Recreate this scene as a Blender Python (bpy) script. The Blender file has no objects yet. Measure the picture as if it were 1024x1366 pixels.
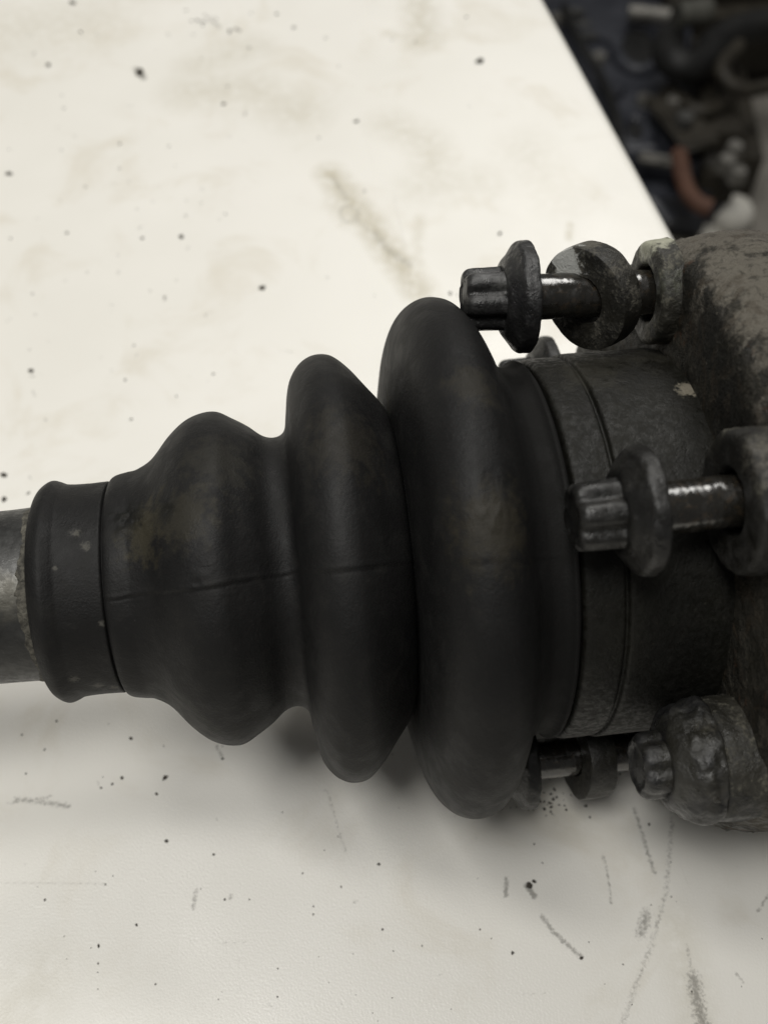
import bpy, bmesh, math, random
import numpy as np
from mathutils import Matrix, Vector
C = bpy.context.scene.collection
S = 0.00013                     # one design unit in metres (0.13 mm)
TH = math.radians(33)           # camera looks 33 degrees off straight down
F = 1400.0                      # focal length in pixels of a 1024 x 1366 picture

# ------------------------------------------------------------------ camera
ct, st = math.cos(TH), math.sin(TH)
def cam2w(v):                   # camera axes (right, up, forward) -> world axes
    return np.array([v[0], v[1]*ct + v[2]*st, v[1]*st - v[2]*ct])
A_c = np.array([-137., -79., 1400.])                # a point of the shaft's axis seen from the camera
a_c = np.array([0.99144, 0.08725, 0.09716]); a_c /= np.linalg.norm(a_c)
w_c = -A_c/np.linalg.norm(A_c); w_c = w_c - (w_c@a_c)*a_c; w_c /= np.linalg.norm(w_c)
v_c = -np.cross(w_c, a_c)
ax, wv, vv = cam2w(a_c), cam2w(w_c), cam2w(v_c)     # axle frame in the world
# height of the camera: the joint's widest part (s=600, r=404) stands on the table
low = 404*math.sqrt(1-ax[2]**2)
camz = -(cam2w(A_c)[2] + 600*ax[2] - low)           # in design units
CAM = np.array([0., 0., camz])
A_w = CAM + cam2w(A_c)
cam = bpy.data.cameras.new('camera'); camo = bpy.data.objects.new('camera', cam); C.objects.link(camo)
camo.location = CAM*S; camo.rotation_euler = (TH, 0, 0)
cam.sensor_fit = 'VERTICAL'; cam.sensor_height = 24.0; cam.lens = 24.0*F/1366
cam.clip_start = 0.005; cam.clip_end = 50
cam.dof.use_dof = True; cam.dof.focus_distance = 1330*S; cam.dof.aperture_fstop = 11.2; cam.dof.aperture_blades = 0
bpy.context.scene.camera = camo

# ------------------------------------------------------------------ light
W = bpy.data.worlds.new('World'); bpy.context.scene.world = W; W.use_nodes = True
bg = W.node_tree.nodes['Background']; bg.inputs[0].default_value = (1.0, 0.985, 0.96, 1); bg.inputs[1].default_value = 0.10
def area(name, loc, target, sx, sy, power, col):
    l = bpy.data.lights.new(name, 'AREA'); l.shape = 'RECTANGLE'; l.size = sx; l.size_y = sy; l.energy = power; l.color = col
    o = bpy.data.objects.new(name, l); C.objects.link(o); o.location = loc
    o.rotation_euler = (Vector(target)-Vector(loc)).to_track_quat('-Z', 'Y').to_euler(); return o
area('ceiling_lamp', (-0.30, -0.20, 1.50), (0.02, 0.04, 0), 0.40, 0.40, 11.2, (1.0, 0.985, 0.95))
area('ceiling_tube', (-0.52, 0.24, 1.60), (0, 0.05, 0), 0.22, 0.50, 6.6, (1.0, 0.98, 0.93))
area('ceiling_tube', (0.35, 1.35, 1.60), (0.02, 0.20, 0), 0.60, 0.9, 18.5, (1.0, 0.98, 0.935))
vs = bpy.context.scene.view_settings
vs.view_transform = 'Standard'; vs.look = 'None'; vs.gamma = 1; vs.exposure = -0.05

# ------------------------------------------------------------------ helpers
rng = np.random.default_rng(7); random.seed(7)
def ray(px, py):
    d = cam2w(np.array([(px-512)/F, (683-py)/F, 1.0])); return d
def on_plane(px, py, z):        # where the line of sight through a point meets the level z (metres)
    d = ray(px, py); t = (z/S - CAM[2])/d[2]; return (CAM + t*d)*S
def hash3(ix, iy, iz, seed):
    n = (ix*374761393 + iy*668265263 + iz*1274126177 + seed*2246822519) & 0xffffffff
    n = ((n ^ (n >> 13))*1274126177) & 0xffffffff
    return ((n ^ (n >> 16)) & 0xffff)/65535.0
def vnoise(P, scale, seed=0, octaves=3):        # value noise in -1..1 for an array of points
    out = np.zeros(len(P)); amp = 1.0; tot = 0
    for o in range(octaves):
        Q = P/scale*(2**o) + 1000.0; i = np.floor(Q).astype(np.int64); f = Q-i; f = f*f*(3-2*f)
        r = 0
        for dx in (0, 1):
            for dy in (0, 1):
                for dz in (0, 1):
                    wgt = (f[:, 0] if dx else 1-f[:, 0])*(f[:, 1] if dy else 1-f[:, 1])*(f[:, 2] if dz else 1-f[:, 2])
                    r = r + wgt*hash3(i[:, 0]+dx, i[:, 1]+dy, i[:, 2]+dz, seed+o)
        out += amp*(2*r-1); tot += amp; amp *= 0.5
    return out/tot
def tag(o, label=None, cat=None, group=None, kind=None):
    if label: o['label'] = label
    if cat: o['category'] = cat
    if group: o['group'] = group
    if kind: o['kind'] = kind
    return o
def link(name, me, mat=None, parent=None, smooth=True):
    o = bpy.data.objects.new(name, me); C.objects.link(o)
    if mat: me.materials.append(mat)
    if smooth: me.polygons.foreach_set('use_smooth', [True]*len(me.polygons))
    if parent: o.parent = parent
    return o
def mesh_np(name, V, Q):
    me = bpy.data.meshes.new(name); V = np.asarray(V, float); Q = np.asarray(Q, np.int32)
    k = Q.shape[1]
    me.vertices.add(len(V)); me.vertices.foreach_set('co', V.ravel())
    me.loops.add(Q.size); me.loops.foreach_set('vertex_index', Q.ravel())
    me.polygons.add(len(Q)); me.polygons.foreach_set('loop_start', np.arange(0, Q.size, k, dtype=np.int32))
    me.update(calc_edges=True); me.validate(); return me
def empty(name, loc, M3=None):
    o = bpy.data.objects.new(name, None); C.objects.link(o); o.empty_display_size = 0.01
    m = Matrix.Translation(Vector(loc))
    if M3 is not None: m = m @ M3.to_4x4()
    o.matrix_world = m; return o
def resample(pts, step, smooth=2):
    P = np.array(pts, float); d = np.r_[0, np.cumsum(np.linalg.norm(np.diff(P, axis=0), axis=1))]
    n = max(4, int(d[-1]/step)); t = np.linspace(0, d[-1], n)
    # Catmull-Rom through the points
    out = []
    for x in t:
        i = min(np.searchsorted(d, x, side='right')-1, len(P)-2); i = max(i, 0)
        u = (x-d[i])/(d[i+1]-d[i]+1e-9)
        p0, p1, p2, p3 = P[max(i-1, 0)], P[i], P[i+1], P[min(i+2, len(P)-1)]
        m1 = (p2-p0)/(d[i+1]-d[max(i-1, 0)]+1e-9)*(d[i+1]-d[i]); m2 = (p3-p1)/(d[min(i+2, len(P)-1)]-d[i]+1e-9)*(d[i+1]-d[i])
        out.append((2*u**3-3*u**2+1)*p1 + (u**3-2*u**2+u)*m1 + (-2*u**3+3*u**2)*p2 + (u**3-u**2)*m2)
    R = np.array(out)
    for _ in range(smooth):
        R[1:-1] = 0.25*R[:-2]+0.5*R[1:-1]+0.25*R[2:]
    return R
def revolve(prof, nphi, close_caps=False):
    """profile of (s, r) about the axle; coordinates (s, r cos phi, r sin phi): y towards the viewer, z up in the picture"""
    prof = np.asarray(prof, float); n = len(prof); ph = np.arange(nphi)*2*math.pi/nphi
    s = np.repeat(prof[:, 0], nphi); r = np.repeat(prof[:, 1], nphi); p = np.tile(ph, n)
    V = np.stack([s, r*np.cos(p), r*np.sin(p)], 1)
    i = np.arange(n-1)[:, None]*nphi; j = np.arange(nphi)[None, :]; j2 = (j+1) % nphi
    Q = np.stack([i+j, i+j2, i+nphi+j2, i+nphi+j], -1).reshape(-1, 4)
    return V, Q, s, r, p

# ------------------------------------------------------------------ materials
class NT:
    def __init__(s, name):
        s.m = bpy.data.materials.new(name); s.m.use_nodes = True; s.t = s.m.node_tree; s.b = s.t.nodes['Principled BSDF']
        s.tc = s.t.nodes.new('ShaderNodeTexCoord'); mp = s.t.nodes.new('ShaderNodeMapping'); mp.inputs['Scale'].default_value = (1/S,)*3
        s.t.links.new(s.tc.outputs['Object'], mp.inputs['Vector']); s.co = mp.outputs['Vector']
    def new(s, k, **kw):
        n = s.t.nodes.new(k)
        for a, b in kw.items(): setattr(n, a, b)
        return n
    def put(s, sock, v):
        if hasattr(v, 'is_output'): s.t.links.new(v, sock)
        elif isinstance(v, (tuple, list)) and len(v) == 3 and sock.type == 'RGBA': sock.default_value = (*v, 1)
        else: sock.default_value = v
    def noise(s, size, detail=4, rough=0.55, dist=0.0, off=(0, 0, 0), stretch=None):
        co = s.co
        if off != (0, 0, 0) or stretch:
            m = s.new('ShaderNodeMapping'); m.inputs['Location'].default_value = off
            if stretch: m.inputs['Scale'].default_value = stretch
            s.t.links.new(co, m.inputs['Vector']); co = m.outputs['Vector']
        n = s.new('ShaderNodeTexNoise'); n.inputs['Scale'].default_value = 1.0/size; n.inputs['Detail'].default_value = detail
        n.inputs['Roughness'].default_value = rough; n.inputs['Distortion'].default_value = dist
        s.t.links.new(co, n.inputs['Vector']); return n.outputs['Fac']
    def ramp(s, x, lo, hi, a=0.0, b=1.0):
        n = s.new('ShaderNodeMapRange', interpolation_type='SMOOTHSTEP'); s.put(n.inputs['Value'], x)
        n.inputs['From Min'].default_value = lo; n.inputs['From Max'].default_value = hi
        n.inputs['To Min'].default_value = a; n.inputs['To Max'].default_value = b; return n.outputs['Result']
    def mix(s, f, a, b):
        n = s.new('ShaderNodeMix', data_type='RGBA'); s.put(n.inputs[0], f); s.put(n.inputs[6], a); s.put(n.inputs[7], b); return n.outputs[2]
    def math(s, op, a, b=0.0):
        n = s.new('ShaderNodeMath', operation=op); s.put(n.inputs[0], a); s.put(n.inputs[1], b); return n.outputs[0]
    def attr(s, name): return s.new('ShaderNodeAttribute', attribute_name=name).outputs['Fac']
    def spot(s, c, r, soft=0.6, warp=None):      # 1 inside a blob of radius r about c (design units), ragged edge
        n = s.new('ShaderNodeVectorMath', operation='DISTANCE'); s.put(n.inputs[0], s.co); n.inputs[1].default_value = c
        d = n.outputs['Value']
        if warp is not None: d = s.math('ADD', d, s.math('MULTIPLY', s.math('SUBTRACT', warp, 0.5), r*2.2))
        return s.ramp(d, r*(1-soft), r, 1.0, 0.0)
    def bump(s, h, strength, dist):
        n = s.new('ShaderNodeBump'); n.inputs['Strength'].default_value = strength; n.inputs['Distance'].default_value = dist*S
        s.put(n.inputs['Height'], h); return n.outputs['Normal']
    def done(s, col, rough, spec=0.5, metal=0.0, normal=None, coat=None):
        s.put(s.b.inputs['Base Color'], col); s.put(s.b.inputs['Roughness'], rough); s.put(s.b.inputs['Metallic'], metal)
        s.put(s.b.inputs['Specular IOR Level'], spec)
        if normal is not None: s.put(s.b.inputs['Normal'], normal)
        if coat is not None: s.put(s.b.inputs['Coat Weight'], coat); s.b.inputs['Coat Roughness'].default_value = 0.12
        return s.m
def axp(s, r, deg):                              # axle coordinates of a point, design units
    p = math.radians(deg); return (s, r*math.cos(p), r*math.sin(p))
def sub(a, b): return tuple(x-y for x, y in zip(a, b))

BASE = np.array(axp(600, 0, 0)) + 404*np.array([0, -wv[2], -vv[2]])/math.hypot(wv[2], vv[2])   # below the joint, on the table
BASE = tuple(BASE)
def lp(s, r, deg): return sub(axp(s, r, deg), BASE)     # same, local to the drive shaft

def rubber():
    n = NT('black rubber')
    big = n.noise(120, 3); fine = n.noise(7, 5, 0.7); mid = n.noise(34, 4, 0.6, 0.4)
    col = n.mix(n.ramp(big, .35, .7), (.0070, .0069, .0069), (.0108, .0105, .0102))
    col = n.mix(n.math('MULTIPLY', n.ramp(mid, .52, .72), .35), col, (.020, .019, .0165))
    col = n.mix(n.math('MULTIPLY', n.ramp(fine, .56, .76), .35), col, (.030, .028, .024))
    for c, r, k, cc in ((lp(222, 345, 4), 66, .5, (.034, .029, .018)), (lp(-150, 160, 22), 52, .9, (.034, .030, .019)), (lp(-105, 212, 20), 50, .7, (.030, .027, .019)), (lp(-60, 216, 40), 60, .5, (.028, .026, .020)), (lp(90, 280, 30), 70, .5, (.027, .024, .018)), (lp(228, 345, 32), 40, .35, (.036, .031, .020)),
                        (lp(-178, 148, 33), 30, .85, (.004, .004, .003)), (lp(-120, 190, 25), 22, .8, (.005, .005, .004)), (lp(-90, 212, -2), 18, .7, (.004, .004, .004)),
                        (lp(150, 220, 70), 24, .4, (.05, .046, .026)), (lp(-120, 195, -60), 60, .5, (.026, .026, .022)), (lp(10, 190, 85), 40, .45, (.04, .038, .024))):
        n2 = n.spot(c, r, .75, n.noise(16, 4, .65)); col = n.mix(n.math('MULTIPLY', n2, k), col, cc)
    for c, r in ((lp(-240, 138, 30), 8), (lp(-228, 138, 22), 8), (lp(-262, 138, -52), 9), (lp(-238, 138, -62), 9), (lp(-220, 138, -66), 9), (lp(10, 185, 22), 4), (lp(-20, 195, 6), 3), (lp(-216, 138, -18), 5), (lp(-264, 138, 12), 4)):
        n2 = n.spot(c, r, .8, n.noise(3, 4, .7)); col = n.mix(n.math('MULTIPLY', n2, .6), col, (.11, .105, .09))
    speck = n.ramp(n.noise(3.0, 2, .5), .74, .79); col = n.mix(n.math('MULTIPLY', speck, n.ramp(n.noise(80, 2), .5, .66, 0, .6)), col, (.09, .085, .075))
    sx = n.new('ShaderNodeSeparateXYZ'); n.put(sx.inputs[0], n.co); oil_shade = n.ramp(sx.outputs[0], 268-BASE[0], 300-BASE[0])
    col = n.mix(n.math('MULTIPLY', oil_shade, .8), col, (.0045, .0043, .0038))  # collar past the last rib: oil plus the recess shade, painted darker
    ro = n.math('ADD', n.ramp(mid, .3, .7, .52, .66), n.math('MULTIPLY', oil_shade, .25))
    h = n.math('ADD', n.math('MULTIPLY', fine, .5), n.math('MULTIPLY', n.noise(2.6, 2), .35))
    return n.done(col, ro, .24, 0, n.bump(h, .6, 2.6))
def greasy(name, dark, mid_c, dust, lo=.52, hi=.68, dust_amt=.8, rlo=.32, rhi=.7, spots=(), relief=4.0, spec=.5, rust=.0, mott=0, bs=22, as_=60):
    n = NT(name)
    a = n.noise(as_, 5, .62, .5); b = n.noise(bs, 5, .68, .2, (31, 7, 11)); c = n.noise(5, 4, .7)
    col = n.mix(n.ramp(a, .35, .65), dark, mid_c)
    dm = n.math('MULTIPLY', n.ramp(n.math('ADD', n.math('MULTIPLY', b, .6), n.math('MULTIPLY', c, .4)), lo, hi), dust_amt)
    col = n.mix(dm, col, dust)
    if rust: col = n.mix(n.math('MULTIPLY', n.ramp(n.noise(30, 5, .7, .4, (90, 3, 50)), .58, .7), rust), col, (.10, .045, .022))
    for p, r, k, cc, so in spots:
        col = n.mix(n.math('MULTIPLY', n.spot(p, r, so, n.noise(max(r*.35, 5), 5, .68)), k), col, cc)
    if mott:
        col = n.mix(n.math('MULTIPLY', n.ramp(n.noise(17, 6, .72, .6, (3, 8, 77)), .50, .66), mott), col, dark)
        col = n.mix(n.math('MULTIPLY', n.ramp(n.noise(55, 6, .7, 1.2, (40, 8, 7)), .52, .62), mott*.8), col, (.045, .034, .022))
        col = n.mix(n.math('MULTIPLY', n.ramp(n.noise(11, 5, .7, .3, (11, 66, 7)), .66, .72), mott*.9), col, (.20, .185, .15))
    speck = n.ramp(n.noise(4.0, 2, .5, 0, (5, 90, 2)), .70, .78); col = n.mix(n.math('MULTIPLY', speck, .55), col, dust)
    ro = n.ramp(b, .35, .65, rlo, rhi)
    h = n.math('ADD', n.math('MULTIPLY', b, .7), n.math('MULTIPLY', c, .4))
    return n.done(col, ro, spec, 0, n.bump(h, .8, relief))
def oily(name, col=(.012, .011, .009), rough=.16):
    n = NT(name); b = n.noise(9, 4, .7); 
    cc = n.mix(n.ramp(b, .5, .7), col, (.03, .022, .014))
    ro = n.ramp(n.noise(14, 3, .6, .3), .4, .7, rough, rough+.25)
    return n.done(cc, ro, .75, .0, n.bump(b, .3, 1.4), coat=.4)
def plain(name, c1, c2, size, rough=.5, spec=.5, metal=0, relief=3, rvar=.15):
    n = NT(name); a = n.noise(size, 5, .6, .3); col = n.mix(n.ramp(a, .35, .68), c1, c2)
    return n.done(col, n.ramp(a, .3, .7, rough, min(1, rough+rvar)), spec, metal, n.bump(n.noise(size*.3, 4, .65), .5, relief))

# ------------------------------------------------------------------ the table
def table_mat():
    n = NT('white laminate')
    g, s_, d = n.attr('grime'), n.attr('stain'), n.attr('scratch')
    f1 = n.noise(5.5, 5, .72); f2 = n.noise(3.2, 3, .65); big = n.noise(620, 3, .5)
    col = n.mix(n.ramp(big, .35, .7), (.82, .80, .745), (.78, .76, .70))
    col = n.mix(n.math('MULTIPLY', n.ramp(n.noise(210, 5, .6, .6, (400, 0, 0)), .50, .72), .34), col, (.58, .52, .40))
    col = n.mix(n.math('MULTIPLY', n.ramp(n.noise(16, 4, .7, 0, (9, 70, 0)), .66, .74), n.ramp(n.noise(300, 2), .45, .65, .04, .30)), col, (.36, .33, .28))
    sm = n.math('MULTIPLY', s_, n.ramp(n.noise(26, 5, .65), .22, .6)); col = n.mix(n.math('MINIMUM', sm, .9), col, (.44, .395, .275))
    gm = n.ramp(n.math('ADD', g, n.math('MULTIPLY', n.math('SUBTRACT', f1, .5), n.math('MULTIPLY', n.math('MINIMUM', n.math('MULTIPLY', g, 4), 1.0), 1.5))), .18, .62)
    col = n.mix(n.math('MULTIPLY', gm, .68), col, (.17, .16, .14))
    dm = n.ramp(n.math('ADD', d, n.math('MULTIPLY', n.math('SUBTRACT', f2, .5), n.math('MULTIPLY', d, 1.6))), .2, .8); col = n.mix(n.math('MULTIPLY', dm, .6), col, (.22, .20, .17))
    h = n.math('ADD', n.math('MULTIPLY', n.noise(3.4, 3, .6), 1.0), n.math('MULTIPLY', gm, .3))
    return n.done(col, n.ramp(n.noise(150, 4), .3, .7, .30, .40), .5, 0, n.bump(h, .42, 1.2))
E1, E2 = on_plane(725, 0, 0), on_plane(890, 301, 0)
et = (E2-E1)[:2]; et /= np.linalg.norm(et)          # along the edge, towards the viewer
en = np.array([et[1], -et[0]])                      # across the table, away from the edge
if en@(on_plane(100, 700, 0)-E1)[:2] < 0: en = -en
def to_tab(p): q = np.asarray(p)[:2]-E1[:2]; return q@et, q@en
corners = np.array([to_tab(on_plane(x, y, 0)) for x, y in ((-20, -20), (760, -20), (1050, 1390), (-20, 1390))])
lo_, hi_ = corners.min(0), corners.max(0)
def axis_grid(lo, hi, step, a, b): return np.unique(np.r_[np.linspace(a, lo, 6), np.arange(lo, hi, step), np.linspace(hi, b, 6)])
ga = axis_grid(lo_[0], hi_[0], 0.00037, -0.55, 0.75); gb = axis_grid(0.004, hi_[1], 0.00037, 0.0, 0.85)
gb = np.unique(np.r_[0.0, .0006, .0015, .003, gb[gb > .0035]])
def build_table():
    na, nb = len(ga), len(gb)
    a, b = np.meshgrid(ga, gb, indexing='ij'); a, b = a.ravel(), b.ravel()
    z = np.zeros_like(a); z -= .0010*np.clip(1-b/.0016, 0, 1)**2
    V = np.stack([E1[0]+a*et[0]+b*en[0], E1[1]+a*et[1]+b*en[1], z], 1)
    i = np.arange(na-1)[:, None]*nb; j = np.arange(nb-1)[None, :]
    Q = np.stack([i+j, i+nb+j, i+nb+j+1, i+j+1], -1).reshape(-1, 4)
    # skirt and underside
    ring = list(range(0, nb)) + [k*nb+nb-1 for k in range(1, na)] + [(na-1)*nb+k for k in range(nb-2, -1, -1)] + [k*nb for k in range(na-2, 0, -1)]
    n0 = len(V); Vr = V[ring].copy(); Vr[:, 2] = -.028
    m = len(ring); k = np.arange(m); Qs = np.stack([np.array(ring)[k], np.array(ring)[(k+1) % m], n0+(k+1) % m, n0+k], 1)
    me = mesh_np('tabletop', np.r_[V, Vr], np.r_[Q, Qs])
    bm = bmesh.new(); bm.from_mesh(me); bm.verts.ensure_lookup_table()
    bm.faces.new([bm.verts[n0+q] for q in range(m)]); bmesh.ops.recalc_face_normals(bm, faces=bm.faces[:]); 
    if max(bm.faces, key=lambda f: f.calc_center_median().z).normal.z < 0: bmesh.ops.reverse_faces(bm, faces=bm.faces[:])
    bm.to_mesh(me); bm.free()
    X = np.zeros((len(me.vertices), 3)); buf = np.zeros(len(me.vertices)*3); me.vertices.foreach_get('co', buf); X = buf.reshape(-1, 3)[:, :2]
    def field(strokes):
        out = np.zeros(len(X))
        for pts, wpx, k in strokes:
            P = np.array([on_plane(x, y, 0)[:2] for x, y in pts]); mid = on_plane(*pts[len(pts)//2], 0)
            scale = np.linalg.norm(mid/S-CAM)/F*S; wd = wpx*scale
            bb = (X[:, 0] > P[:, 0].min()-wd) & (X[:, 0] < P[:, 0].max()+wd) & (X[:, 1] > P[:, 1].min()-wd) & (X[:, 1] < P[:, 1].max()+wd)
            idx = np.nonzero(bb)[0]; Y = X[idx]; d = np.full(len(idx), 9.0)
            segs = list(zip(P[:-1], P[1:])) or [(P[0], P[0]+1e-6)]
            for p, q in segs:
                e = q-p; t = np.clip(((Y-p)@e)/(e@e+1e-15), 0, 1); d = np.minimum(d, np.linalg.norm(Y-p-t[:, None]*e, axis=1))
            out[idx] = np.maximum(out[idx], k*np.clip(1-d/wd, 0, 1))
        return out
    grime = [([(444, 238), (452, 250), (463, 266)], 10, .36), ([(500, 312), (522, 338), (545, 352)], 17, .38), ([(472, 290), (500, 315)], 10, .30),
             ([(453, 280), (458, 296), (474, 296), (478, 280), (462, 274), (453, 280)], 6, .38),
             ([(702, 1182), (712, 1195)], 7, .8), ([(722, 1222), (738, 1244), (775, 1277)], 6, .6), ([(675, 1172), (674, 1196)], 6, .6), ([(803, 1140), (810, 1165), (815, 1205)], 4, .5),
             ([(845, 1078), (858, 1120), (872, 1165)], 6, .5), ([(897, 1085), (892, 1140), (888, 1190), (868, 1262), (840, 1335), (828, 1370)], 9, .36), ([(862, 1220), (854, 1245)], 14, .55),
             ([(924, 1305), (930, 1340), (938, 1370)], 17, .6), ([(915, 1260), (922, 1300)], 5, .4), ([(22, 1066), (60, 1070), (92, 1076)], 8, .5), ([(10, 1072), (70, 1062)], 4, .45),
             ([(262, 1188), (257, 1212)], 5, .55), ([(437, 1055), (445, 1085), (460, 1135)], 4, .4), ([(290, 996), (297, 1012)], 5, .5), ([(182, 92), (192, 104)], 8, .75),
             ([(980, 1298), (990, 1310)], 4, .5), ([(1010, 1215), (1024, 1195)], 4, .5), ([(278, 24), (292, 36)], 9, .45), ([(395, 470), (372, 468)], 3, .35), ([(600, 1048), (590, 1062)], 6, .35)]
    for _ in range(110):
        x, y = rng.uniform(0, 1024), rng.uniform(0, 1366)
        if rng.random() < .5: x, y = rng.uniform(0, 330), rng.uniform(0, 660)
        grime.append(([(x, y), (x+rng.normal(0, 3), y+rng.normal(0, 3))], rng.uniform(2.5, 5.5), rng.uniform(.22, .5)))
    stain = [([(560, 5), (562, 55)], 34, .5), ([(255, 125), (330, 118), (400, 150)], 55, .35), ([(520, 165), (570, 190), (580, 230)], 44, .32), ([(440, 232), (500, 310), (560, 390)], 30, .75), ([(452, 272), (470, 292)], 26, .5), ([(500, 315), (545, 352)], 26, .7),
             ([(560, 250), (640, 240)], 50, .25), ([(0, 40), (120, 30)], 90, .28), ([(540, 350), (580, 420)], 30, .42), ([(520, 45), (545, 50)], 14, .4), ([(760, 300), (758, 318)], 8, .6),
             ([(340, 60), (260, 90)], 40, .3), ([(560, 290), (555, 340)], 12, .35), ([(700, 200), (740, 260)], 60, .2), ([(720, 1060), (760, 1090)], 40, .3), ([(900, 1230), (930, 1360)], 40, .28), ([(60, 1300), (0, 1360)], 60, .25)]
    scratch = [([(0, 1178), (70, 1178), (60, 1178), (142, 1179)], 3.0, .55), ([(296, 1258), (328, 1257)], 2.2, .6), ([(688, 1326), (735, 1325)], 2.2, .5), ([(905, 1150), (930, 1210)], 2.2, .4), ([(700, 1280), (712, 1366)], 2.5, .35),
               ([(165, 1240), (180, 1330)], 2.2, .35), ([(550, 1300), (640, 1340)], 2.2, .3), ([(480, 150), (500, 230)], 3, .35), ([(525, 262), (540, 330)], 3, .45), ([(225, 1330), (310, 1345)], 2.2, .3)]
    for nm, st_ in (('grime', grime), ('stain', stain), ('scratch', scratch)):
        at = me.attributes.new(nm, 'FLOAT', 'POINT'); at.data.foreach_set('value', field(st_))
    return me
tbl = empty('table', (E1[0]+en[0]*.4, E1[1]+en[1]*.4, -0.75)); tag(tbl, 'white laminate work table with grime streaks and scratches under the drive shaft', 'table')
def child_of(o, root):
    bpy.context.view_layer.update(); o.parent = root; o.matrix_parent_inverse = root.matrix_world.inverted()
tt = link('tabletop', build_table(), table_mat(), smooth=False); child_of(tt, tbl)
legm = plain('grey leg paint', (.09, .09, .09), (.13, .13, .13), 80)
for a_, b_ in ((-.50, .05), (-.50, .80), (.70, .05), (.70, .80)):
    bm = bmesh.new(); bmesh.ops.create_cube(bm, size=1)
    p = E1[:2]+a_*et+b_*en
    for v in bm.verts: v.co = Vector((p[0]+v.co.x*.04, p[1]+v.co.y*.04, -.028-.722*(.5-v.co.z)))
    bmesh.ops.bevel(bm, geom=bm.edges[:], offset=.004, segments=2, affect='EDGES')
    me = bpy.data.meshes.new('leg'); bm.to_mesh(me); bm.free(); child_of(link('leg', me, legm, smooth=False), tbl)

# ------------------------------------------------------------------ the drive shaft
R3 = Matrix((ax, wv, vv)).transposed()               # columns: along the axle, towards the viewer, up in the picture
def w_of(p): p = np.asarray(p, float); return (A_w + p[0]*ax + p[1]*wv + p[2]*vv)*S
root = empty('drive_shaft', w_of(BASE), R3)
tag(root, 'black greasy car drive shaft with ribbed rubber boot lying on the white table', 'drive shaft')
def axpart(name, V, Q, mat, parent=root, smooth=True):
    me = mesh_np(name, (np.asarray(V)-np.array(BASE))*S, Q); return link(name, me, mat, parent, smooth)

# steel shaft
def build_shaft():
    pr = resample([(-1100, 110), (-700, 110.5), (-420, 111), (-330, 112), (-300, 113), (-280, 112), (-200, 110), (-60, 110)], 4, 1)
    V, Q, s, r, p = revolve(pr, 160); V[:, 1:] *= (1+vnoise(V, 40, 3)[:, None]*.006)
    n = NT('dull dark steel'); a = n.noise(50, 5, .6, .3, stretch=(1, 1, 1)); b = n.noise(10, 4, .65)
    col = n.mix(n.ramp(a, .35, .68), (.028, .028, .027), (.055, .055, .053)); col = n.mix(n.math('MULTIPLY', n.ramp(b, .6, .75), .5), col, (.13, .125, .11))
    col = n.mix(n.math('MULTIPLY', n.spot(lp(-330, 112, 0), 42, .8, a), .5), col, (.16, .15, .12))
    m = n.done(col, n.ramp(b, .3, .7, .34, .55), .5, .35, n.bump(b, .4, 2))
    axpart('steel_shaft', V, Q, m)
    # crust of dried grease where the boot ends
    pr = resample([(-312, 110), (-312, 112.5), (-308, 113.6), (-301, 114.5), (-296, 114)], 1.2, 1)
    V, Q, s, r, p = revolve(pr, 420)
    edge = vnoise(np.stack([p*60, p*0, p*0], 1), 9, 5)*3.5+vnoise(np.stack([np.cos(p)*60, np.sin(p)*60, p*0], 1), 30, 8)*7
    V[:, 0] += np.where(s < -302, edge-2, 0); V[:, 1:] *= (1+vnoise(V, 9, 2)[:, None]*.015)
    g = plain('dried grease', (.035, .033, .027), (.13, .122, .10), 9, .6, .3, relief=4)
    axpart('grease_ring', V, Q, g)
build_shaft()

# rubber boot
BP = [(-298, 112), (-303, 119), (-301.5, 128), (-296, 137), (-284, 144), (-274, 141.5), (-266, 138), (-240, 136.6), (-218, 137), (-213, 137), (-210.5, 132), (-208, 140), (-201, 144.5), (-188, 147), (-176, 149), (-154, 162), (-129, 190.5),
      (-107, 209.5), (-86, 218), (-66, 218.5), (-46, 208), (-28, 197), (-10, 183), (2, 179), (13, 180.5), (20, 187), (23.5, 205), (28, 235), (34, 254), (46, 271), (61, 280.5), (76, 282.5), (90, 278.5), (109, 262), (129, 238), (143, 221), (149, 212), (152.8, 203), (154.6, 196), (155.2, 200), (155.8, 222),
      (157, 243), (161.5, 270), (169, 300), (180, 322), (196, 337.5), (217, 344.5), (240, 340), (259, 322.5), (272, 300), (281, 279), (290, 264), (298, 254), (304, 249), (312, 247), (320, 247), (325, 250), (329, 254.5), (333, 253), (335.5, 247), (335, 238)]
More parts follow.
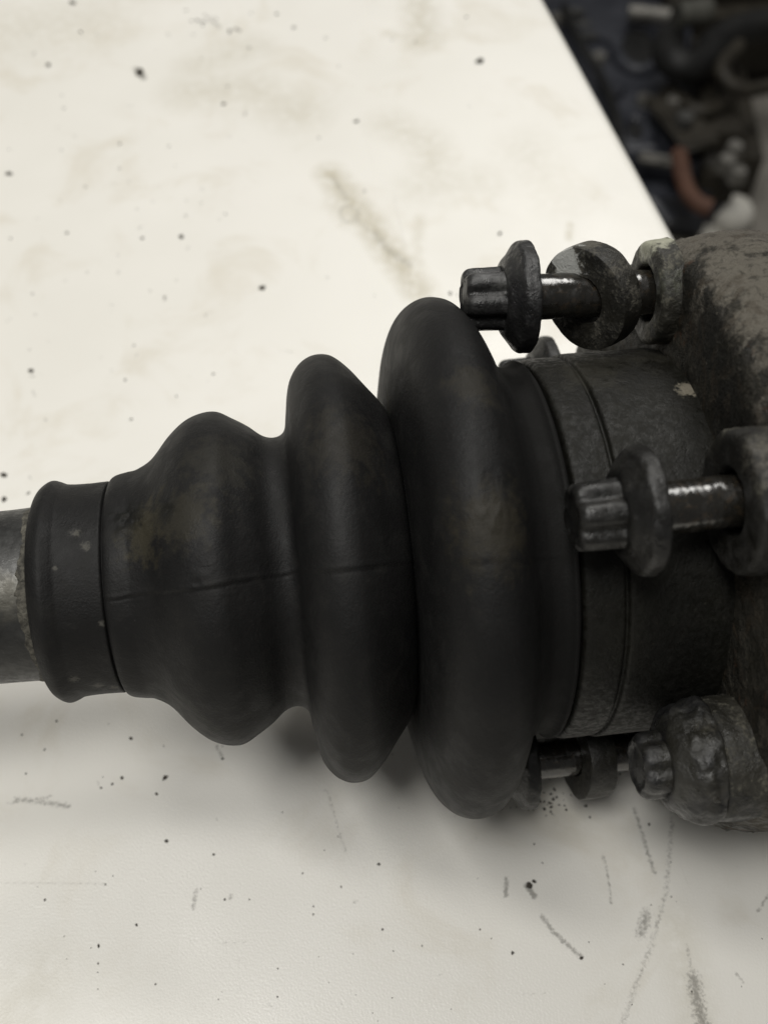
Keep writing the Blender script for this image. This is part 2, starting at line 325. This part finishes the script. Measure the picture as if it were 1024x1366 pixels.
def build_boot():
    pr = resample(BP, 1.5, 1); V, Q, s, r, p = revolve(pr, 560)
    dr = vnoise(V, 150, 11, 2)*2.2 + vnoise(V, 36, 12, 3)*0.55
    # the mould parting line along the side, a thin raised lip beside a slit
    ph0 = np.radians(-6 + 5*np.sin((s+200)/190)); off = (((p-ph0+math.pi) % (2*math.pi))-math.pi)*r
    act = np.clip((s+212)/6, 0, 1)*np.clip((330-s)/40, 0, 1)*(.55+.9*np.clip(vnoise(np.stack([s, s*0+7, s*0], 1), 45, 6)+.35, 0, 1))
    wav = vnoise(np.stack([s, s*0, s*0], 1), 30, 4)*2.2; x = off-wav
    dr += act*(-1.2*np.exp(-(x/1.5)**2) + .8*np.exp(-((x-4)/2.6)**2) - .9*np.clip(1-np.abs(x-2)/40, 0, 1)*(x < 0))
    # small tears and pits in the rubber
    for (s0, dg, rad, dep) in ((-178, 33, 11, 4), (-166, 29, 7, 3), (-124, 25, 8, 3), (-113, 22, 6, 2.5), (-92, -1, 7, 2.5), (-84, 3, 6, 2), (-240, 28, 6, 1.5), (220, 40, 9, 2), (230, 12, 16, 2.4), (236, 3, 10, 2), (246, 12, 9, 2), (205, 2, 8, 1.2)):
        q = math.radians(dg); d = np.hypot(s-s0, (((p-q+math.pi) % (2*math.pi))-math.pi)*r); d = d*(1+.9*vnoise(V, 9, 21))
        dr -= dep*.6*np.clip(1-(d/rad)**2, 0, 1)*(.5+.9*vnoise(V, 5, 22, 2))
    # caked dirt clinging to the rubber
    fineN, medN = vnoise(V, 5, 81, 2), vnoise(V, 13, 82, 3)
    for (s0, dg, rad, amp) in ((-176, 31, 26, 3.4), (-150, 25, 18, 2.4), (-118, 26, 16, 2.2), (-96, 2, 16, 2.0), (232, 6, 44, 2.6), (226, 36, 24, 1.8), (250, 22, 22, 1.8), (-238, 30, 16, 1.6), (-60, -5, 22, 1.2)):
        q = math.radians(dg); d = np.hypot(s-s0, (((p-q+math.pi) % (2*math.pi))-math.pi)*r)
        dr += amp*np.clip(1-d/rad, 0, 1)**.7*np.clip(medN*1.6+.1, -.3, 1)*(.8+fineN)
    k = (r+dr)/r; V[:, 1:] *= k[:, None]
    return axpart('rubber_boot', V, Q, rubber())
boot = build_boot()

# metal sleeve clamped over the wide end of the boot
SLV = greasy('oily black sleeve', (.0045, .0043, .0031), (.0080, .0076, .0053), (.042, .039, .029), .53, .75, .32, .40, .72,
             spots=((lp(470, 258, 72), 105, .6, (.030, .028, .021), .8), (lp(505, 258, 42), 16, .9, (.20, .18, .14), .6), (lp(400, 258, 55), 60, .5, (.036, .034, .026), .8)), relief=2.5, spec=.28, bs=8, as_=110)
def build_sleeve():
    pr = [(330, 236), (336.5, 240), (338, 250), (340, 253.5), (346, 255.2), (381, 256), (384.5, 255.4), (386, 251.5), (389, 251.5), (390.5, 257), (394, 258.6), (440, 258.6), (500, 258.4), (520, 258)]
    V, Q, s, r, p = revolve(resample(pr, 1.6, 1), 420)
    k = 1+(vnoise(V, 60, 31, 3)*1.3+vnoise(V, 9, 33, 2)*.35)/258; V[:, 1:] *= k[:, None]
    return axpart('metal_sleeve', V, Q, SLV)
build_sleeve()

BOLTS = [(68, 339, 256), (5.0, 331, 309), (-54, 330, 394), (-111, 330, 252), (128, 331, 366)]       # angle, distance from the axis, head end along the axle
LUG = [(-11, 1.02), (-20, 1.22), (-26, 1.12), (0, 1), (0, 1), (0, 1)]
HOLES = [(68, 334), (5.0, 331), (-54, 330), (-111, 330), (128, 330), (-172, 330)]
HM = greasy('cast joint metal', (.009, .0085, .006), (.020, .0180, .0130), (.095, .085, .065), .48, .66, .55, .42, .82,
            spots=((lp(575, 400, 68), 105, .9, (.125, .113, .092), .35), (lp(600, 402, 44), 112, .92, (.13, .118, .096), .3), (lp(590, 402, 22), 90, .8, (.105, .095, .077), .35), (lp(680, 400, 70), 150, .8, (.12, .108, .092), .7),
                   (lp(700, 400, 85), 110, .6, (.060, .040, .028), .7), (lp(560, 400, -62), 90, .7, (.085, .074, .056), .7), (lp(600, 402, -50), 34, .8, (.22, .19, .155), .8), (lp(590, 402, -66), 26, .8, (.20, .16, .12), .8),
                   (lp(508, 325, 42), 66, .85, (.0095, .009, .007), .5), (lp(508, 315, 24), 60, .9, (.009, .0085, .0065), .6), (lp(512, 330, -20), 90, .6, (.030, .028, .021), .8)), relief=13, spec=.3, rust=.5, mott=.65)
def build_housing():
    pr = [(506, 190), (511, 240), (512, 300), (512, 350), (513, 366), (517, 376), (528, 385), (548, 394), (575, 400), (602, 402), (640, 400), (690, 396), (760, 396), (900, 396), (1000, 394), (1010, 380), (1010, 190)]
    V, Q, s, r, p = revolve(resample(pr, 5, 2), 400)
    V[:, 1:] *= (1+(vnoise(V, 70, 41, 4)*4.2+vnoise(V, 16, 43, 3)*1.5)/400*np.clip((r-300)/60, 0, 1))[:, None]
    V[:, 1:] *= (1+np.clip(vnoise(V, 7, 46, 2)-.15, 0, 1)*4.5/400*np.clip((r-370)/15, 0, 1))[:, None]
    V[:, 0] += vnoise(V, 26, 45, 3)*1.8*np.clip((560-s)/30, 0, 1)
    n0 = len(V); nphi = 400; prn = len(V)//nphi
    Qc = np.stack([(prn-1)*nphi+np.arange(nphi), (prn-1)*nphi+(np.arange(nphi)+1) % nphi, (np.arange(nphi)+1) % nphi, np.arange(nphi)], 1)
    me = mesh_np('joint_housing', (V-np.array(BASE))*S, np.r_[Q, Qc])
    bm = bmesh.new(); bm.from_mesh(me); bmesh.ops.recalc_face_normals(bm, faces=bm.faces[:]); bm.to_mesh(me); bm.free()
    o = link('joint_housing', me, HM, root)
    # drilled bolt holes
    cut = bmesh.new()
    for dg, rb in HOLES:
        c = np.array(axp(0, rb, dg))
        bmesh.ops.create_cone(cut, cap_ends=True, segments=48, radius1=36*S, radius2=36*S, depth=300*S,
                              matrix=Matrix.Translation(Vector((c+np.array([600, 0, 0])-np.array(BASE))*S)) @ Matrix.Rotation(math.pi/2, 4, 'Y'))
    cm = bpy.data.meshes.new('drill'); cut.to_mesh(cm); cut.free(); co = link('drill', cm, None, root, False)
    md = o.modifiers.new('b', 'BOOLEAN'); md.operation = 'DIFFERENCE'; md.object = co; md.solver = 'EXACT'
    bpy.context.view_layer.update(); dg_ = bpy.context.evaluated_depsgraph_get()
    nm = bpy.data.meshes.new_from_object(o.evaluated_get(dg_)); o.modifiers.clear(); o.data = nm; nm.name = 'joint_housing'
    bpy.data.objects.remove(co); nm.polygons.foreach_set('use_smooth', [True]*len(nm.polygons)); nm.set_sharp_from_angle(angle=math.radians(50))
    return o
housing = build_housing()
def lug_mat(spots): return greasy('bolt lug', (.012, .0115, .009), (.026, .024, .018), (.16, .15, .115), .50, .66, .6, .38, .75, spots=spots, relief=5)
LM = lug_mat(((lp(500, 394, 68), 38, .95, (.36, .36, .28), .6), (lp(504, 355, 60), 26, .5, (.12, .125, .09), .8), (lp(505, 275, 66), 30, .8, (.12, .11, .085), .8), (lp(500, 400, 9), 34, .6, (.10, .09, .075), .8), (lp(484, 325, 3), 100, .93, (.0075, .007, .0055), .25), (lp(506, 300, -6), 24, .7, (.10, .09, .07), .8), (lp(492, 372, -62), 88, .92, (.0085, .0085, .0085), .4)))  # middle lug: shadow painted into the oily dark spot, lit edge into the light
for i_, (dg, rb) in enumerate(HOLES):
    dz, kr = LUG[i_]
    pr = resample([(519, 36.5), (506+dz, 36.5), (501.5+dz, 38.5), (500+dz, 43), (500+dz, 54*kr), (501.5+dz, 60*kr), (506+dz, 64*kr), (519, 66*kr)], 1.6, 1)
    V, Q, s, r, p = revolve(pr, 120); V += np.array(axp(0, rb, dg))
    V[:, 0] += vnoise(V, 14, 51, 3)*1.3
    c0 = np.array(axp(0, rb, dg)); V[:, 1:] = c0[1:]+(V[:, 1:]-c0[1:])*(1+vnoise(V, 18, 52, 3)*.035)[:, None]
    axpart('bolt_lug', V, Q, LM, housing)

# ------------------------------------------------------------------ bolts (each loose in its hole)
def patchy(nm, spots=()): return greasy(nm, (.008, .008, .0085), (.016, .0158, .0155), (.075, .072, .064), .54, .70, .45, .24, .55, spots=spots, relief=4, spec=.6)
BM = [patchy('bolt metal', (((-60, 30, 26), 22, .6, (.10, .10, .10), .8), ((-40, 38, 8), 16, .5, (.09, .09, .085), .8))), greasy('bolt metal greasy', (.0065, .0064, .006), (.0125, .012, .0105), (.055, .052, .044), .55, .72, .45, .26, .55, relief=3, spec=.5),
      patchy('bolt metal dusty', (((-30, 45, 10), 75, .85, (.020, .019, .0145), .7), ((-14, 45, 35), 20, .5, (.10, .093, .072), .8), ((-15, 50, -20), 26, .5, (.05, .044, .032), .8)))]
OIL = oily('oily bolt shank')
def bolt_parts(parent, bm_, seed, s_end=290, caked=False):
    """local axes like the axle; x = 0 is the underside of the collar"""
    # six lobed head
    pr = resample([(-84, 1), (-82, 20), (-83, 26), (-84.5, 30), (-82, 35), (-76, 38.5), (-52, 39.5), (-38, 40), (-28, 42)], 1.6, 1)
    V, Q, s, r, p = revolve(pr, 180)
    lob = 1 - (.10 if caked else .20)*(.5-.5*np.cos(6*p+math.pi*seed))**2.2*np.clip((r-16)/14, 0, 1); V[:, 1:] *= lob[:, None]
    V[:, 1:] *= (1+vnoise(V+seed*50, 16, 61, 3)*.009)[:, None]
    link('bolt_head', mesh_np('bolt_head', V*S, Q), bm_, parent)
    pr = resample([(-36, 30), (-36.5, 43), (-34, 48), (-29, 54), (-24, 61), (-20, 66.5), (-17, 68.5), (-13, 69.5), (-3, 69.5), (-.6, 68), (0, 65), (0, 24)], 1.3, 1)
    if caked: pr = resample([(-54, 30), (-55, 44), (-52, 50), (-46, 57), (-38, 65), (-30, 70), (-20, 72), (-3, 72), (-.6, 69), (0, 65), (0, 24)], 1.3, 1)
    V, Q, s, r, p = revolve(pr, 180); V[:, 1:] *= (1+vnoise(V+seed*70, 20, 62, 3)*(.09 if caked else .028)*np.clip((r-40)/20, 0, 1))[:, None]; V[:, 0] += vnoise(V+seed*30, 18, 63, 3)*1.6*np.clip((s+36)/10, 0, 1)*(r > 40)
    link('collar', mesh_np('collar', V*S, Q), bm_, parent)
    ss = np.arange(-2, s_end, 1.1); pr = np.stack([ss, np.full(len(ss), 28.5)], 1); pr[-8:, 1] -= np.arange(8)*1.0; pr = np.r_[pr, [[s_end, 0.5]]]
    V, Q, s, r, p = revolve(pr, 72); th = np.clip((s-18)/10, 0, 1)
    V[:, 1:] *= (1 + (th*.05*np.cos(2*math.pi*s/8.6+p)*np.clip(r/20, 0, 1) + vnoise(V+seed*9, 10, 64, 3)*.45)/28.5)[:, None]
    link('shank', mesh_np('shank', V*S, Q), OIL, parent)
BL = ['black flanged bolt at the top, pulled furthest out against the white table', 'black flanged bolt in the middle facing the viewer, its oily shank gleaming',
      'dusty grey flanged bolt at lower right, pushed fully home against the joint', 'flanged bolt at the bottom whose head hides behind the largest boot rib', 'flanged bolt at the back, only a sliver seen below the top bolt']
for i_, (dg, rb, s0) in enumerate(BOLTS):
    c = w_of(axp(s0+84, rb, dg)); tilt = Matrix.Rotation(math.radians((1.5, -1, 0, .8, -1)[i_]), 3, 'Y')
    e = empty('bolt', c, R3 @ tilt); tag(e, BL[i_], 'bolt', 'bolts through the joint flange')
    bolt_parts(e, BM[(0, 1, 2, 1, 1)[i_]], i_+1, (260, 230, 150, 260, 240)[i_], i_ == 2)

# ------------------------------------------------------------------ loose two-hole washer plates on the bolts
def washer_plate(d0, d1, rb, smid, thick, tiltz, mat, label, rad=64, cat='washer plate'):
    p0, p1 = np.array(axp(smid, rb, d0)), np.array(axp(smid, rb, d1)); e = p1-p0; L = np.linalg.norm(e); e = e/L if L > 1 else np.array([0., 0., 1.]); ends = (0.0, L) if L > 1 else (0.0,)
    nrm = np.array([1., 0, 0]); up = np.cross(nrm, e)
    n = 96; th = np.linspace(0, 2*math.pi, n, endpoint=False)
    def outline(r, n_=n):   # stadium about both holes, in (along, across)
        pts = []
        for t in th:
            cx = L if math.cos(t) > 0 else 0.0
            pts.append((cx+r*math.cos(t), r*math.sin(t)))
        return np.array(pts)
    rings = []
    h = thick/2
    for r, z in ((rad-3, -h), (rad-.8, -h+.8), (rad, -h+3), (rad+.5, 0), (rad, h-3), (rad-.8, h-.8), (rad-3, h)): rings.append(np.c_[outline(r), np.full(n, z)])
    bm = bmesh.new(); vr = []
    for R_ in rings: vr.append([bm.verts.new(v) for v in R_])
    for a_, b_ in zip(vr[:-1], vr[1:]):
        for k in range(n): bm.faces.new((a_[k], a_[(k+1) % n], b_[(k+1) % n], b_[k]))
    holes = {}
    for z, outer in ((-h, vr[0]), (h, vr[-1])):
        inner = []
        for cx in ends:
            ring = [bm.verts.new((cx+31*math.cos(t), 31*math.sin(t), z)) for t in th]; inner.append(ring)
        holes[z] = inner; edges = []
        for ring in (outer, *inner):
            for k in range(n): edges.append(bm.edges.get((ring[k], ring[(k+1) % n])) or bm.edges.new((ring[k], ring[(k+1) % n])))
        bmesh.ops.triangle_fill(bm, use_beauty=True, edges=edges)
    for q in range(len(ends)):
        a_, b_ = holes[-h][q], holes[h][q]
        for k in range(n): bm.faces.new((a_[k], b_[k], b_[(k+1) % n], a_[(k+1) % n]))
    # drop faces filled over the holes
    kill = [f for f in bm.faces if all(abs(abs(v.co.z)-h) < 1e-6 for v in f.verts) and min(math.hypot(f.calc_center_median().x-cx, f.calc_center_median().y) for cx in ends) < 29.5]
    bmesh.ops.delete(bm, geom=kill, context='FACES_ONLY')
    bmesh.ops.recalc_face_normals(bm, faces=bm.faces[:])
    me = bpy.data.meshes.new(cat.replace(' ', '_'))
    P = np.array([v.co for v in bm.verts]); P += np.stack([vnoise(P, 20, 71+k, 3) for k in range(3)], 1)*1.6
    for v, q in zip(bm.verts, P): v.co = Vector(q*S)
    bm.to_mesh(me); bm.free()
    o = link(cat.replace(' ', '_'), me, mat); me.set_sharp_from_angle(angle=math.radians(40))
    Mloc = Matrix((e, up, nrm)).transposed()        # columns
    if Mloc.determinant() < 0: Mloc = Matrix((e, -up, nrm)).transposed()
    o.matrix_world = Matrix.Translation(Vector(w_of(p0))) @ (R3 @ tiltz @ Mloc).to_4x4()
    tag(o, label, cat, 'washers on the bolts'); return o
PM = greasy('washer plate metal', (.009, .0086, .007), (.022, .0205, .016), (.13, .12, .095), .50, .64, .65, .36, .75, spots=(((60, -10, 10), 40, .7, (.12, .112, .09), .7), ((20, 62, 10), 40, .7, (.12, .112, .09), .7), ((50, 2, -18), 30, .97, (.50, .505, .48), .4), ((15, -30, 25), 40, .5, (.12, .11, .09), .8)), relief=5)
PM2 = greasy('washer plate metal dark', (.010, .0095, .008), (.018, .017, .013), (.07, .065, .05), .52, .68, .5, .3, .6, relief=4)
washer_plate(68, 68, 335, 420, 33, Matrix.Rotation(math.radians(-26), 3, 'Z') @ Matrix.Rotation(math.radians(-22), 3, 'Y'), PM, 'thick dirty washer with whitish patch on the top bolt', 67, 'washer')
washer_plate(-111, -172, 330, 420, 40, Matrix.Rotation(math.radians(-8), 3, 'Z'), PM2, 'black washer plate on the bottom bolt, low beside the table', 64)

# ------------------------------------------------------------------ crumbs of dirt on the table
def build_specks():
    L = [(640, 82, 6), (187, 97, 7), (350, 384, 5.5), (298, 139, 3.5), (65, 87, 4), (108, 43, 3), (42, 495, 4.5), (6, 634, 5), (6, 666, 5), (38, 658, 3), (476, 162, 4), (97, 4, 4), (242, 316, 4), (90, 311, 3), (12, 232, 4), (160, 192, 3), (190, 318, 3),
         (332, 64, 3), (392, 37, 3), (600, 392, 4), (666, 312, 3.5), (220, 1038, 4), (150, 1046, 2.5), (163, 1038, 3), (209, 1059, 3.5), (135, 1051, 2), (505, 1153, 3), (222, 1122, 3), (182, 1234, 2.5), (132, 1262, 2.5), (683, 1271, 3.5), (705, 1181, 6), (712, 1176, 3),
         (510, 1240, 2), (175, 985, 3), (76, 962, 2), (60, 1000, 2), (35, 1032, 2), (297, 1012, 2.5), (455, 1183, 2), (775, 1278, 3), (865, 1100, 3), (640, 1240, 1.6), (370, 1330, 1.6), (285, 1140, 2), (30, 980, 2), (300, 1200, 1.8)]
    for _ in range(34): L.append((rng.normal(735, 22), rng.normal(1066, 12), rng.uniform(1.2, 3)))
    for _ in range(70): L.append((rng.uniform(0, 1024), rng.uniform(960, 1366), rng.uniform(.8, 1.7)))
    for _ in range(26): L.append((rng.uniform(0, 320), rng.uniform(200, 700), rng.uniform(1.2, 2.6)))
    for _ in range(14): L.append((rng.normal(290, 28), rng.normal(26, 10), rng.uniform(1.5, 3)))
    for _ in range(20): L.append((rng.uniform(0, 700), rng.uniform(0, 400), rng.uniform(1.2, 2.4)))
    bm = bmesh.new()
    for x, y, r in L:
        p = on_plane(x, y, 0); 
        q = p[:2]-E1[:2]
        if q@en < .004: continue
        rr = .74*r*np.linalg.norm(p/S-CAM)/F*S
        g = bmesh.ops.create_icosphere(bm, subdivisions=2 if r > 3.5 else 1, radius=1.0)
        ang = rng.uniform(0, 6.28); k = rng.uniform(.65, 1.2, 3)
        for v in g['verts']:
            j = 1+rng.normal(0, .26 if r > 3 else .17); a_, b_ = v.co.x*rr*k[0]*j*1.15, v.co.y*rr*k[1]*j
            v.co = Vector((p[0]+a_*math.cos(ang)-b_*math.sin(ang), p[1]+a_*math.sin(ang)+b_*math.cos(ang), rr*.34*(v.co.z*j*.9+.72)))
    me = bpy.data.meshes.new('dirt_specks'); bm.to_mesh(me); bm.free()
    o = link('dirt_specks', me, plain('dirt crumbs', (.035, .031, .025), (.09, .08, .065), 6, .7, .3), smooth=False)
    tag(o, 'scattered dark dirt crumbs on the white table top', 'dirt', kind='stuff')
build_specks()

# ------------------------------------------------------------------ below the table: concrete floor and a heap of dark parts
FZ = -0.75
def floor_mat():
    n = NT('grey concrete'); a = n.noise(900, 6, .6, .2); col = n.mix(n.ramp(a, .35, .65), (.17, .16, .14), (.23, .215, .19)); col = n.mix(n.math('MULTIPLY', n.ramp(n.noise(300, 5, .7), .55, .7), .5), col, (.06, .055, .048))
    return n.done(col, .75, .3, 0, n.bump(n.noise(60, 4), .4, 10))
me = mesh_np('floor', [(-4, -3, FZ), (5, -3, FZ), (5, 6, FZ), (-4, 6, FZ)], [(0, 1, 2, 3)]); tag(link('floor', me, floor_mat(), smooth=False), kind='structure')
def heap(px, py, z=FZ): return Vector(on_plane(px, py, z))
def lump(bm, c, dims, rot=0.0, bev=.012, seg=3, tilt=0.0, tx=0.0):
    t = bmesh.new(); bmesh.ops.create_cube(t, size=1)
    for v in t.verts: v.co = Vector((v.co.x*dims[0], v.co.y*dims[1], (v.co.z+.5)*dims[2]))
    bmesh.ops.bevel(t, geom=t.edges[:], offset=bev, segments=seg, affect='EDGES')
    M = Matrix.Translation(c) @ Matrix.Rotation(rot, 4, 'Z') @ Matrix.Rotation(tilt, 4, 'X') @ Matrix.Rotation(tx, 4, 'Y')
    bmesh.ops.transform(t, matrix=M, verts=t.verts[:]); m_ = bpy.data.meshes.new('t'); t.to_mesh(m_); t.free(); bm.from_mesh(m_); bpy.data.meshes.remove(m_)
def tube(bm, pts, rad, seg=14):
    P = resample([list(p) for p in pts], .008, 1) if len(pts) > 2 else np.array(pts, float); prev = None; rings = []
    for i in range(len(P)):
        d = P[min(i+1, len(P)-1)]-P[max(i-1, 0)]; d = Vector(d).normalized(); u = d.cross(Vector((0, 0, 1)) if abs(d.z) < .9 else Vector((1, 0, 0))).normalized(); v = d.cross(u)
        rings.append([bm.verts.new(Vector(P[i])+rad*(u*math.cos(k*2*math.pi/seg)+v*math.sin(k*2*math.pi/seg))) for k in range(seg)])
    for a_, b_ in zip(rings[:-1], rings[1:]):
        for k in range(seg): bm.faces.new((a_[k], a_[(k+1) % seg], b_[(k+1) % seg], b_[k]))
    for r in (rings[0], rings[-1]): bm.faces.new(r)
def finish(name, bm, mat, label=None, cat=None, group=None, parent=None):
    bmesh.ops.recalc_face_normals(bm, faces=bm.faces[:]); me = bpy.data.meshes.new(name); bm.to_mesh(me); bm.free()
    o = link(name, me, mat); me.set_sharp_from_angle(angle=math.radians(45))
    if parent: child_of(o, parent)
    if label: tag(o, label, cat, group)
    return o
BLK = plain('blue black plastic', (.022, .024, .032), (.042, .045, .056), 300, .38, .5, relief=8)
DRK = plain('oily brown casting', (.018, .015, .010), (.036, .031, .022), 200, .5, .4, relief=20)
BLACK = plain('black rubber hose', (.006, .006, .006), (.012, .012, .011), 150, .5, .4)
GRY = plain('dull aluminium', (.15, .145, .13), (.24, .23, .21), 120, .4, .5, .4)
RUST = plain('rusty brown paint', (.085, .042, .028), (.12, .062, .042), 160, .6, .3)
WHT = plain('white plastic', (.62, .60, .54), (.72, .70, .64), 120, .5, .4)
BRN = plain('dusty brown board', (.060, .047, .034), (.10, .083, .062), 300, .8, .2)
def ring_bm(bm, c, R_, r_, nx=1.0, ny=1.0, rot=0):
    pts = [(c[0]+R_*nx*math.cos(t)*math.cos(rot)-R_*ny*math.sin(t)*math.sin(rot), c[1]+R_*nx*math.cos(t)*math.sin(rot)+R_*ny*math.sin(t)*math.cos(rot), c[2]) for t in np.linspace(0, 2*math.pi, 40)]
    tube(bm, pts, r_)
def cover():
    e = empty('plastic_cover', heap(800, 140)); tag(e, 'blue black plastic engine cover with oval openings next to the table edge', 'engine cover')
    rot = -.12; z = FZ
    bm = bmesh.new(); lump(bm, heap(790, 120), (.30, .62, .10), rot, .03, 4); finish('body', bm, BLK, parent=e)
    for x, y, R_, ny in ((850, 65, .030, 1.7), (845, 178, .018, 1.6)):
        bm = bmesh.new(); c = heap(x, y, z+.104); ring_bm(bm, c, R_, .009, 1, ny, rot); finish('opening_rim', bm, BLK, parent=e)
        bm = bmesh.new(); t = bmesh.ops.create_uvsphere(bm, u_segments=24, v_segments=10, radius=1)
        for v in bm.verts: v.co = Vector((c.x+v.co.x*R_*.95, c.y+v.co.y*R_*.95*ny, c.z+.002+v.co.z*.003))
        finish('opening', bm, BLACK, parent=e)
    for x0, y0, x1, y1 in ((770, 40, 830, 60), (800, 120, 830, 125), (815, 205, 870, 200), (760, -20, 880, -10)):
        bm = bmesh.new(); tube(bm, [heap(x0, y0, z+.098), heap(x1, y1, z+.105)], .009); finish('rib', bm, BLK, parent=e)
    for x, y in ((798, 82), (857, 138), (742, 30)):
        bm = bmesh.new(); c = heap(x, y, z+.10); bmesh.ops.create_cone(bm, cap_ends=True, segments=12, radius1=.012, radius2=.009, depth=.02, matrix=Matrix.Translation(c)); finish('screw', bm, GRY, parent=e)
cover()
def casting():
    e = empty('gearbox_casting', heap(935, 215)); tag(e, 'oily dark brown metal casting with rounded corner on the floor', 'casting')
    bm = bmesh.new(); lump(bm, heap(922, 222), (.115, .27, .13), -.06, .035, 5); finish('body', bm, DRK, parent=e)
    for x, y in ((898, 138), (978, 200), (983, 233), (968, 218)):
        bm = bmesh.new(); c = heap(x, y, FZ+.135); bmesh.ops.create_cone(bm, cap_ends=True, segments=10, radius1=.012, radius2=.009, depth=.016, matrix=Matrix.Translation(c)); finish('screw', bm, GRY, parent=e)
    bm = bmesh.new(); tube(bm, [heap(890, 120, FZ+.13), heap(930, 150, FZ+.14), heap(975, 135, FZ+.13)], .010); finish('rib', bm, DRK, parent=e)
casting()
bm = bmesh.new(); z = FZ+.16; tube(bm, [heap(905, 205, z), heap(910, 235, z), heap(920, 262, z), heap(936, 276, z), heap(948, 278, z)], .010); finish('bent_strap', bm, RUST, 'curved rust coloured strap lying on the dark brown casting', 'strap')
def cap():
    bm = bmesh.new(); c = heap(976, 286, FZ+.03); bmesh.ops.create_uvsphere(bm, u_segments=28, v_segments=16, radius=.027)
    for v in bm.verts: v.co = Vector((v.co.x, v.co.y, v.co.z*.9))+c
    finish('bottle_stopper', bm, WHT, 'round white plastic stopper on the floor by the grey joint', 'stopper')
    bm = bmesh.new(); lump(bm, heap(955, 306, FZ), (.07, .05, .02), .3, .008); finish('plastic_tray', bm, WHT, 'flat white plastic tray beside the round white stopper', 'tray')
cap()
bm = bmesh.new(); tube(bm, [heap(893, 50, FZ+.16), heap(890, 75, FZ+.17), heap(908, 90, FZ+.17), heap(935, 85, FZ+.16), heap(950, 60, FZ+.15), heap(985, 40, FZ+.15), heap(1060, 25, FZ+.15)], .020); finish('rubber_hose', bm, BLACK, 'bent black rubber hose in the far heap of parts', 'hose')
bm = bmesh.new(); tube(bm, [heap(838, 16, FZ+.13), heap(868, 19, FZ+.13), heap(892, 22, FZ+.13)], .011); finish('metal_rod', bm, GRY, 'short dull grey metal rod at the top edge', 'rod')
bm = bmesh.new(); tube(bm, [heap(903, 20, FZ+.2), heap(945, 14, FZ+.2)], .016); finish('metal_pipe', bm, plain('grey green pipe', (.06, .06, .05), (.09, .088, .075), 100, .4), 'grey green pipe stub above the black hose', 'pipe')
bm = bmesh.new(); c0 = heap(878, 218, FZ+.12); lump(bm, c0, (.050, .014, .010), -.25, .003); finish('metal_clip', bm, GRY, 'small silver metal clip between black cover and brown casting', 'clip')
bm = bmesh.new(); lump(bm, heap(868, 240, FZ), (.10, .11, .09), .25, .02, 4); lump(bm, heap(905, 290, FZ), (.09, .10, .07), -.2, .02, 4); finish('plastic_bracket', bm, BLK, 'black plastic bracket below the silver clip', 'bracket')
bm = bmesh.new(); lump(bm, heap(1010, -5, FZ), (.34, .30, .05), .15, .01); finish('board', bm, BRN, 'dusty brown board in the top right corner', 'board')
bm = bmesh.new(); lump(bm, heap(960, 90, FZ), (.22, .12, .15), .1, .03, 4); finish('starter_motor', bm, DRK, 'dark oily lump of machinery under the black hose', 'machine part')

def clutter():
    bm = bmesh.new(); tube(bm, [heap(752, 8, FZ+.12), heap(775, 60, FZ+.13), heap(800, 100, FZ+.12), heap(822, 160, FZ+.125), heap(832, 230, FZ+.11)], .006)
    finish('cable', bm, BLACK, 'thin black cable running down the blue black cover', 'cable')
    bm = bmesh.new(); tube(bm, [heap(985, 60, FZ+.17), heap(960, 95, FZ+.17), heap(985, 120, FZ+.16), heap(1040, 112, FZ+.15)], .009)
    finish('looped_hose', bm, DRK, 'dark brown hose looped at the right edge', 'hose')
    bm = bmesh.new()
    for k, (x, y) in enumerate(((762, 22), (770, 38), (778, 54))): lump(bm, heap(x, y, FZ+.10), (.035, .010, .012), -.2, .003)
    finish('wire_clamp', bm, GRY2, 'grey ribbed clamp beside the thin black cable', 'clamp')
    e = empty('bracket_plate', heap(905, 150, FZ+.13)); tag(e, 'oily flat bracket with a bolt lying across the casting', 'bracket')
    bm = bmesh.new(); lump(bm, heap(908, 165, FZ+.13), (.05, .11, .008), .35, .003); finish('plate', bm, DRK, parent=e)
    bm = bmesh.new(); bmesh.ops.create_cone(bm, cap_ends=True, segments=6, radius1=.012, radius2=.011, depth=.014, matrix=Matrix.Translation(heap(912, 160, FZ+.146))); finish('bolt_head', bm, GRY2, parent=e)
    bm = bmesh.new(); tube(bm, [heap(845, 262, FZ+.1), heap(870, 272, FZ+.1), heap(893, 300, FZ+.09)], .011); finish('black_elbow', bm, BLK, 'short black plastic elbow just beyond the table edge', 'pipe elbow')
GRY2 = plain('dark aluminium', (.06, .06, .058), (.11, .108, .10), 120, .45, .5, .3)
clutter()
